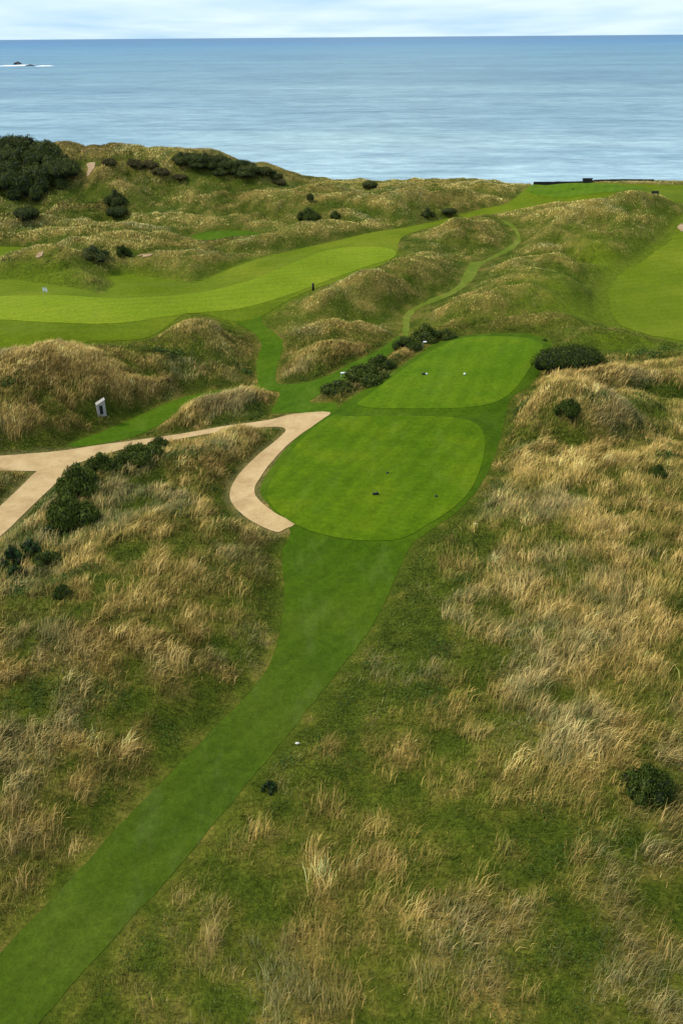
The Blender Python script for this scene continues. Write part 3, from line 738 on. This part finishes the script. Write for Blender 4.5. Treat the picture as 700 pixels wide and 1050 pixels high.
print('bushes', round(time.time() - T0, 1))

# ------------------------------------------------------------------ golf furniture
M_white = mat('white_paint', (.78, .78, .75), .5)[0]
M_black = mat('black_plastic', (.015, .015, .017), .5)[0]
m, n, l, b = mat('weathered_timber', rough=.85); M_timber = m
a = noise_node(n, l, 3, 5, .7, stretch=(6, 6, .6)); r = ramp(n, l, a.outputs['Fac'], [(.3, (.22, .20, .175)), (.7, (.46, .43, .38))]); l.new(r.outputs['Color'], b.inputs['Base Color'])
m, n, l, b = mat('dark_sleeper', rough=.9); M_sleeper = m
a = noise_node(n, l, 1.5, 5, .7, stretch=(.5, 2, 4)); r = ramp(n, l, a.outputs['Fac'], [(.3, (.012, .011, .010)), (.7, (.05, .045, .04))]); l.new(r.outputs['Color'], b.inputs['Base Color'])

# flag
p = at(46.5, 314)
fl = empty('flagstick', p); tag(fl, 'white flag on a thin pole standing on the left putting green', 'flag')
bm = bmesh.new(); cyl(bm, .018, .014, 2.5, seg=10); bm_obj('pole', bm, mat('pole_yellow', (.45, .45, .2), .5)[0], fl, True)
bm = bmesh.new(); cyl(bm, .075, .075, .03, 0, 0, .0, 16); bm_obj('cup_rim', bm, M_white, fl, True)
bm = bmesh.new()
g_ = [[bm.verts.new((.02 + .62 * i / 8, .06 * math.sin(i * .9) * i / 8, 1.9 + .60 * j / 4 - .12 * (i / 8) ** 2 * (1 - j / 8))) for j in range(5)] for i in range(9)]
for i in range(8):
    for j in range(4): bm.faces.new((g_[i][j], g_[i + 1][j], g_[i + 1][j + 1], g_[i][j + 1]))
bmesh.ops.solidify(bm, geom=bm.faces[:], thickness=.012)
bm_obj('flag', bm, M_white, fl, True)

# post by the fairway edge
p = at(321, 298)
ps = empty('marker_post', p); tag(ps, 'short black post on the dune crest at the lower fairway edge', 'post')
bm = bmesh.new(); cyl(bm, .17, .15, .95, seg=12); bm_obj('post', bm, M_black, ps, True)
bm = bmesh.new(); cyl(bm, .19, .10, .12, 0, 0, .95, 12); bm_obj('cap', bm, M_black, ps, True)

# timber box with dark opening on the bank
p = at(105, 427)
hb = empty('timber_box', (p[0], p[1], p[2] - .1), math.radians(20)); hb.scale = (.78, .78, .78); tag(hb, 'pale weathered timber box with a dark doorway on the grassy bank', 'shelter')
W_, D_, h1, h2 = 1.15, .9, 1.65, 2.25
bm = bmesh.new()
def slab(bm, pts, t, axis):
    vs = [bm.verts.new(q_) for q_ in pts]; f = bm.faces.new(vs)
    r = bmesh.ops.extrude_face_region(bm, geom=[f]); v2 = [e for e in r['geom'] if isinstance(e, bmesh.types.BMVert)]
    bmesh.ops.translate(bm, verts=v2, vec=axis * t)
ax = Vector((0, 1, 0))
hx = lambda x: h1 + (h2 - h1) * (x + W_ / 2) / W_
for (x0, x1, z0) in ((-W_ / 2, -.24, 0), (.20, W_ / 2, 0)):
    slab(bm, [(x0, -D_ / 2, z0), (x1, -D_ / 2, z0), (x1, -D_ / 2, hx(x1)), (x0, -D_ / 2, hx(x0))], .06, ax)
slab(bm, [(-.24, -D_ / 2, 1.56), (.20, -D_ / 2, 1.56), (.20, -D_ / 2, hx(.20)), (-.24, -D_ / 2, hx(-.24))], .06, ax)
slab(bm, [(-.24, -D_ / 2, 0), (.20, -D_ / 2, 0), (.20, -D_ / 2, .30), (-.24, -D_ / 2, .30)], .06, ax)
bm_obj('front_panel', bm, M_timber, hb)
bm = bmesh.new(); box(bm, .06, D_ - .07, h1 - .02, -W_ / 2 + .03, .035, h1 / 2 - .01); bm_obj('side_panel', bm, M_timber, hb)
bm = bmesh.new(); box(bm, .06, D_ - .07, h2 - .06, W_ / 2 - .03, .035, h2 / 2 - .03); bm_obj('side_panel', bm, M_sleeper, hb)  # dark material paints the shade on the side turned from the sun
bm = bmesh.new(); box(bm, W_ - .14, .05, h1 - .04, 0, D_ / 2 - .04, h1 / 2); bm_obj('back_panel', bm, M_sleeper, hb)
bm = bmesh.new(); vs = box(bm, math.hypot(W_ + .1, h2 - h1), D_ + .1, .05); bmesh.ops.rotate(bm, verts=vs, cent=(0, 0, 0), matrix=Matrix.Rotation(-math.atan2(h2 - h1, W_), 3, 'Y')); bmesh.ops.translate(bm, verts=vs, vec=(0, 0, (h1 + h2) / 2 + .035)); bm_obj('roof', bm, M_timber, hb)
bm = bmesh.new(); box(bm, .5, .04, 1.34, -.02, -D_ / 2 + .13, .93); bm_obj('black_panel', bm, M_black, hb)  # black panel behind the doorway stands for the shaded inside

def marker(u, v, name, label, build, cat='tee marker', group=None, rz=0):
    p = at(u, v); z = p[2] + .055
    o = empty(name, (p[0], p[1], z), rz); tag(o, label, cat, group); build(o); return o
def b_dark(o):
    bm = bmesh.new(); box(bm, .50, .22, .16, 0, 0, .08, 0, .03); bm_obj('block', bm, M_black, o)
    bm = bmesh.new(); cyl(bm, .05, .05, .05, .12, 0, .16, 10); bm_obj('knob', bm, M_black, o, True)
def b_tray(o):
    bm = bmesh.new(); box(bm, .40, .24, .16, 0, 0, .08, 0, .03); bm_obj('block', bm, M_black, o)
    bm = bmesh.new(); box(bm, .2, .2, .14, .33, 0, .07, 0, .03); bm_obj('white_block', bm, M_white, o)
def b_white(o):
    bm = bmesh.new(); bmesh.ops.create_uvsphere(bm, u_segments=16, v_segments=10, radius=.13); bmesh.ops.translate(bm, verts=bm.verts, vec=(0, 0, .11)); bm_obj('ball', bm, M_white, o, True)
    bm = bmesh.new(); cyl(bm, .02, .01, .06, 0, 0, -.06, 8); bm_obj('spike', bm, M_black, o)
def b_head(o):
    bm = bmesh.new(); cyl(bm, .13, .11, .06, seg=16); bm_obj('cover', bm, M_black, o, True)
    bm = bmesh.new(); cyl(bm, .05, .04, .05, 0, 0, .06, 12); bm_obj('nozzle', bm, M_black, o, True)
marker(385, 508, 'tee_marker', 'black block lying on the lower tee left of its middle', b_dark, rz=.1)
marker(434, 385, 'tee_marker', 'black and white block on the left half of the upper tee', b_tray)
marker(476, 385, 'tee_marker', 'small white ball-shaped marker in the middle of the upper tee', b_white)
marker(447, 510, 'sprinkler_head', 'small dark round cap right of the black block on the lower tee', b_head, 'sprinkler')
marker(397, 486, 'sprinkler_head', 'faint dark round cap above the black block on the lower tee', b_head, 'sprinkler')
marker(587, 194.5, 'tee_marker', 'tiny dark marker on the far tee near the sea', b_dark)
# white boards
def b_board(o):
    bm = bmesh.new(); box(bm, .85, .32, .05, 0, 0, .48, 0, .01); bm_obj('seat', bm, M_white, o)
    for s in (-1, 1):
        bm = bmesh.new(); box(bm, .08, .28, .46, s * .33, 0, .23); bm_obj('leg', bm, M_timber, o)
marker(353, 387, 'bench', 'low white bench on the walkway behind the gorse row', b_board, 'bench', rz=.15)
def b_plate(o):
    bm = bmesh.new(); box(bm, .08, .08, .75, 0, 0, .375); bm_obj('post', bm, M_timber, o)
    bm = bmesh.new(); vs = box(bm, .38, .04, .15, 0, 0, 0); bmesh.ops.rotate(bm, verts=vs, cent=(0, 0, 0), matrix=Matrix.Rotation(-.9, 3, 'X')); bmesh.ops.translate(bm, verts=vs, vec=(.25, -.05, .72)); bm_obj('plate', bm, M_white, o)
marker(433, 357, 'tee_sign', 'small pale post and plate where the gorse meets the upper tee', b_plate, 'sign')
def b_stone(o):
    bm = bmesh.new(); bmesh.ops.create_icosphere(bm, subdivisions=2, radius=.2)
    for v in bm.verts: v.co = Vector((v.co.x * 1.5, v.co.y * .8, v.co.z * .6 + .12)) * random.uniform(.42, .48)
    bm_obj('stone_body', bm, mat('pale_stone', (.6, .58, .5), .8)[0], o, True)
for (u, v, lb) in ((487, 539, 'pale stone in the grass just right of the lower tee'), (305, 764, 'pale stone at the right edge of the mown ribbon')):
    o = marker(u, v, 'pale_stone', lb, b_stone, 'stone'); 

# sleeper wall behind the far tee
pa, pb = at(549, 192.5), at(676, 192.5)
zt = samp(H, np.array([at(600, 191)[0]]), np.array([at(600, 191)[1]]))[0]
wl = empty('sleeper_wall', ((pa[0] + pb[0]) / 2, 0, 0)); tag(wl, 'low black sleeper wall along the back of the far tee', 'wall')
n_seg = 22
x0, x1 = pa[0] + .3, pb[0] + .3; xq = np.linspace(x0, x1, 40)
yw = float((np.interp(xq, cl[:, 0], cl[:, 1]) + 6 * (fbm(xq, xq * 0, 18, 3, 4) - .5)).min()) - .3
zt = max(ground(xx_, yw - 1.2) for xx_ in np.linspace(x0, x1, 9))
wl.location = ((x0 + x1) / 2, yw, zt)
for k in range(n_seg):
    xa = x0 + (x1 - x0) * k / n_seg - wl.location.x; wd_ = (x1 - x0) / n_seg
    hh = 2.0 + random.uniform(-.05, .08)
    bm = bmesh.new(); box(bm, wd_ - .03, .22, hh, xa + wd_ / 2, random.uniform(-.04, .04), .40 + max(ground(xa + wl.location.x + wd_ / 2, yw - 1.2) - zt, -.35) + random.uniform(-.03, .03) - hh / 2, 0, .02); bm_obj('sleeper', bm, M_sleeper, wl)
bx_ = empty('storage_box', (plane([612.5], [186], [6.3])[0][0], yw - .6, ground(plane([612.5], [186], [6.3])[0][0], yw - .6)))
tag(bx_, 'dark box rising above the middle of the black sleeper wall', 'box')
bm = bmesh.new(); box(bm, 2.0, .6, .85, 0, 0, .425, 0, .03); bm_obj('body', bm, M_sleeper, bx_)
bm = bmesh.new(); box(bm, 2.2, .75, .08, 0, 0, .89, 0, .02); bm_obj('lid', bm, M_black, bx_)
p = at(671, 200)
bn = empty('dark_bench', p, -.1); bn.scale = (.85, .8, .6); tag(bn, 'dark low bench on the dune crest right of the far tee', 'bench')
bm = bmesh.new(); box(bm, 1.5, .45, .1, 0, 0, .5, 0, .01); bm_obj('seat', bm, M_sleeper, bn)
bm = bmesh.new(); box(bm, 1.5, .07, .55, 0, .24, .83, 0, .01); bm_obj('backrest', bm, M_sleeper, bn)
for s in (-1, 1):
    bm = bmesh.new(); box(bm, .12, .4, .45, s * .6, 0, .225); bm_obj('leg', bm, M_sleeper, bn)
p = at(545, 191)
pg = empty('white_post', p); tag(pg, 'short white post at the left end of the sleeper wall', 'post')
bm = bmesh.new(); cyl(bm, .1, .08, .8, seg=10); bm_obj('post', bm, M_white, pg, True)
bm = bmesh.new(); cyl(bm, .12, .05, .08, 0, 0, .8, 10); bm_obj('cap', bm, M_white, pg, True)

# ------------------------------------------------------------------ sea, reef, foam
m, n, l, b = mat('sea_water', (.02, .10, .16), .25); M_sea = m
b.inputs['IOR'].default_value = 1.33; b.inputs['Specular IOR Level'].default_value = .22; b.inputs['Roughness'].default_value = .32
geo = n.new('ShaderNodeNewGeometry')
sx = n.new('ShaderNodeSeparateXYZ'); l.new(geo.outputs['Position'], sx.inputs[0])
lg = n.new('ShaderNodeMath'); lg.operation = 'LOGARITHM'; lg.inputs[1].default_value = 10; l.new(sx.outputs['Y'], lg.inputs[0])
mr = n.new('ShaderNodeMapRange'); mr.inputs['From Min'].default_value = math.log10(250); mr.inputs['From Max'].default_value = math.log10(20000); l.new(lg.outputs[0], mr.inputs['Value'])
dr = ramp(n, l, mr.outputs[0], [(.08, (.36, .49, .51)), (.20, (.21, .33, .36)), (.40, (.11, .22, .26)), (.60, (.065, .19, .26)), (.72, (.035, .17, .27)), (.80, (.004, .13, .26)), (1, (.003, .10, .22))])  # sky reflection and dark horizon band put into the base colour by distance
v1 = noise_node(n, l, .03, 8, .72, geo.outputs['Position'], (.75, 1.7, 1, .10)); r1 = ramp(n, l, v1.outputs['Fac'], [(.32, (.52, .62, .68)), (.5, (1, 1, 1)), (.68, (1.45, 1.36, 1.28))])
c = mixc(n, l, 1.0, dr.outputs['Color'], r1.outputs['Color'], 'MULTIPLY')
v0 = noise_node(n, l, .004, 5, .65, geo.outputs['Position'], (.45, 1.2, 1, -.12)); r0 = ramp(n, l, v0.outputs['Fac'], [(.34, (.62, .74, .84)), (.5, (.95, .97, 1)), (.68, (1.35, 1.25, 1.18))])
c = mixc(n, l, 1.0, c, r0.outputs['Color'], 'MULTIPLY')
v3 = noise_node(n, l, .16, 4, .75, geo.outputs['Position'], (.55, 1.1, 1, .2)); r3 = ramp(n, l, v3.outputs['Fac'], [(.35, (.74, .78, .82)), (.65, (1.26, 1.22, 1.18))])
c = mixc(n, l, 1.0, c, r3.outputs['Color'], 'MULTIPLY')
l.new(c, b.inputs['Base Color'])
v2 = noise_node(n, l, .10, 6, .7, geo.outputs['Position'], (.4, 1.3, 1))
bump(n, l, b, v2.outputs['Fac'], .8, 1.6)
bm = bmesh.new()
S = 60000
ys_ = [150, 260, 400, 800, 2000, 6000, S]
xs_ = [-S, -5000, -1000, 0, 1000, 5000, S]
gr_ = [[bm.verts.new((x, y, SEA)) for x in xs_] for y in ys_]
for i in range(len(ys_) - 1):
    for j in range(len(xs_) - 1): bm.faces.new((gr_[i][j], gr_[i][j + 1], gr_[i + 1][j + 1], gr_[i + 1][j]))
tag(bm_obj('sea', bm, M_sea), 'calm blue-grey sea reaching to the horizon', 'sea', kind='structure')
# reef
M_rock = mat('wet_rock', (.03, .03, .035), .6)[0]
m, n, l, b = mat('foam', (.85, .88, .9), .8); M_foam = m
for (u, v, wpx, lb, hm) in ((18.5, 66.0, 7, 'dark rock breaking the sea at far left among the surf', 5.5), (31, 67.6, 9, 'lower dark rock right of the higher one in the far surf', 2.6)):
    p = plane([u], [v], [SEA])[0]; s = px_per_m(p)
    bm = bmesh.new(); bmesh.ops.create_icosphere(bm, subdivisions=3, radius=1)
    for vv in bm.verts:
        k = 1 + .25 * math.sin(vv.co.x * 5 + 1) * math.cos(vv.co.y * 4) + random.uniform(-.06, .06)
        vv.co = Vector((vv.co.x * wpx / s / 2 * k, vv.co.y * 12 * k, vv.co.z * hm * k))
    o = bm_obj('rock', bm, M_rock); o.location = (p[0], p[1], SEA); tag(o, lb, 'rock')
foam = np.array([(-30,68.0,40,.8),(8,67.6,15,.9),(22,67.2,18,1.4),(44,67.8,9,.9),(50,67.8,9,.5)])
bm = bmesh.new()
for (u, v, wpx, hp) in foam:
    p = plane([u], [v], [SEA])[0]; s = px_per_m(p); a = wpx / s; ry = hp / s / .035
    ring = []
    for k in range(28):
        th = k / 28 * 6.283; w_ = 1 + random.uniform(-.25, .25)
        ring.append((p[0] + math.cos(th) * a * .6 * w_, p[1] + math.sin(th) * ry * .6 * w_))
    top = [bm.verts.new((x, y, SEA + .25)) for x, y in ring]
    cen = bm.verts.new((p[0], p[1], SEA + 1.6))
    for k in range(28): bm.faces.new((top[k], top[(k + 1) % 28], cen))
tag(bm_obj('surf', bm, M_foam, None, True), 'white surf breaking round the far rocks', 'surf', kind='stuff')

# ------------------------------------------------------------------ light
SUN_EL, SUN_AZ = math.radians(50), math.radians(-80)     # azimuth from +Y towards +X
sd = Vector((math.sin(SUN_AZ) * math.cos(SUN_EL), math.cos(SUN_AZ) * math.cos(SUN_EL), math.sin(SUN_EL)))
sl = bpy.data.lights.new('sun', 'SUN'); sl.energy = 2.9; sl.angle = math.radians(10); sl.color = (1, .93, .80)
so = bpy.data.objects.new('sun', sl); COL.objects.link(so); so.rotation_euler = (-sd).to_track_quat('-Z', 'Y').to_euler(); so.location = (-60, 60, 120)
w = bpy.data.worlds.new('World'); sc.world = w; w.use_nodes = True
n, l = w.node_tree.nodes, w.node_tree.links
bg = n['Background']; bg.inputs['Strength'].default_value = .125
sky = n.new('ShaderNodeTexSky'); sky.sky_type = 'NISHITA'; sky.sun_disc = False; sky.sun_elevation = SUN_EL; sky.sun_rotation = SUN_AZ % (2 * math.pi); sky.dust_density = .6; sky.air_density = 1.0; sky.ozone_density = 1.5
tc = n.new('ShaderNodeTexCoord')
sep = n.new('ShaderNodeSeparateXYZ'); l.new(tc.outputs['Generated'], sep.inputs[0])
# clouds: a layer projected on a high plane (direction / height)
mx = n.new('ShaderNodeMath'); mx.operation = 'MAXIMUM'; l.new(sep.outputs['Z'], mx.inputs[0]); mx.inputs[1].default_value = .0
ad = n.new('ShaderNodeMath'); ad.operation = 'ADD'; l.new(mx.outputs[0], ad.inputs[0]); ad.inputs[1].default_value = .06
dv = n.new('ShaderNodeVectorMath'); dv.operation = 'DIVIDE'; l.new(tc.outputs['Generated'], dv.inputs[0]); cb = n.new('ShaderNodeCombineXYZ')
for i in range(3): l.new(ad.outputs[0], cb.inputs[i])
l.new(cb.outputs[0], dv.inputs[1])
mp_ = n.new('ShaderNodeMapping'); mp_.inputs['Scale'].default_value = (.55, .35, .0); mp_.inputs['Location'].default_value = (3.3, 1.7, 0); l.new(dv.outputs[0], mp_.inputs['Vector'])
cn = n.new('ShaderNodeTexNoise'); cn.inputs['Scale'].default_value = 1.0; cn.inputs['Detail'].default_value = 4; cn.inputs['Roughness'].default_value = .5; l.new(mp_.outputs[0], cn.inputs['Vector'])
cr_ = ramp(n, l, cn.outputs['Fac'], [(.30, (.35, .35, .35)), (.64, (1, 1, 1))])
cs = n.new('ShaderNodeMath'); cs.operation = 'MULTIPLY'; l.new(cr_.outputs['Color'], cs.inputs[0]); cs.inputs[1].default_value = .95
sk = mixc(n, l, 1.0, sky.outputs['Color'], (.60, .84, 1.25), 'MULTIPLY')
hz = n.new('ShaderNodeMapRange'); hz.inputs['From Min'].default_value = .03; hz.inputs['From Max'].default_value = .22; hz.inputs['To Min'].default_value = .85; hz.inputs['To Max'].default_value = 0; l.new(sep.outputs['Z'], hz.inputs['Value'])
sk = mixc(n, l, hz.outputs[0], sk, (2.5, 4.4, 6.1))
l.new(mixc(n, l, cs.outputs[0], sk, (5.4, 6.5, 7.1)), bg.inputs['Color'])
sc.view_settings.view_transform = 'Standard'; sc.view_settings.look = 'None'; sc.view_settings.exposure = 0.32; sc.view_settings.gamma = 1.0
sc.render.engine = 'CYCLES'; sc.cycles.max_bounces = 4; sc.cycles.diffuse_bounces = 2; sc.cycles.glossy_bounces = 2; sc.cycles.use_denoising = True
sc.render.film_transparent = False
print('script', round(time.time() - T0, 1))
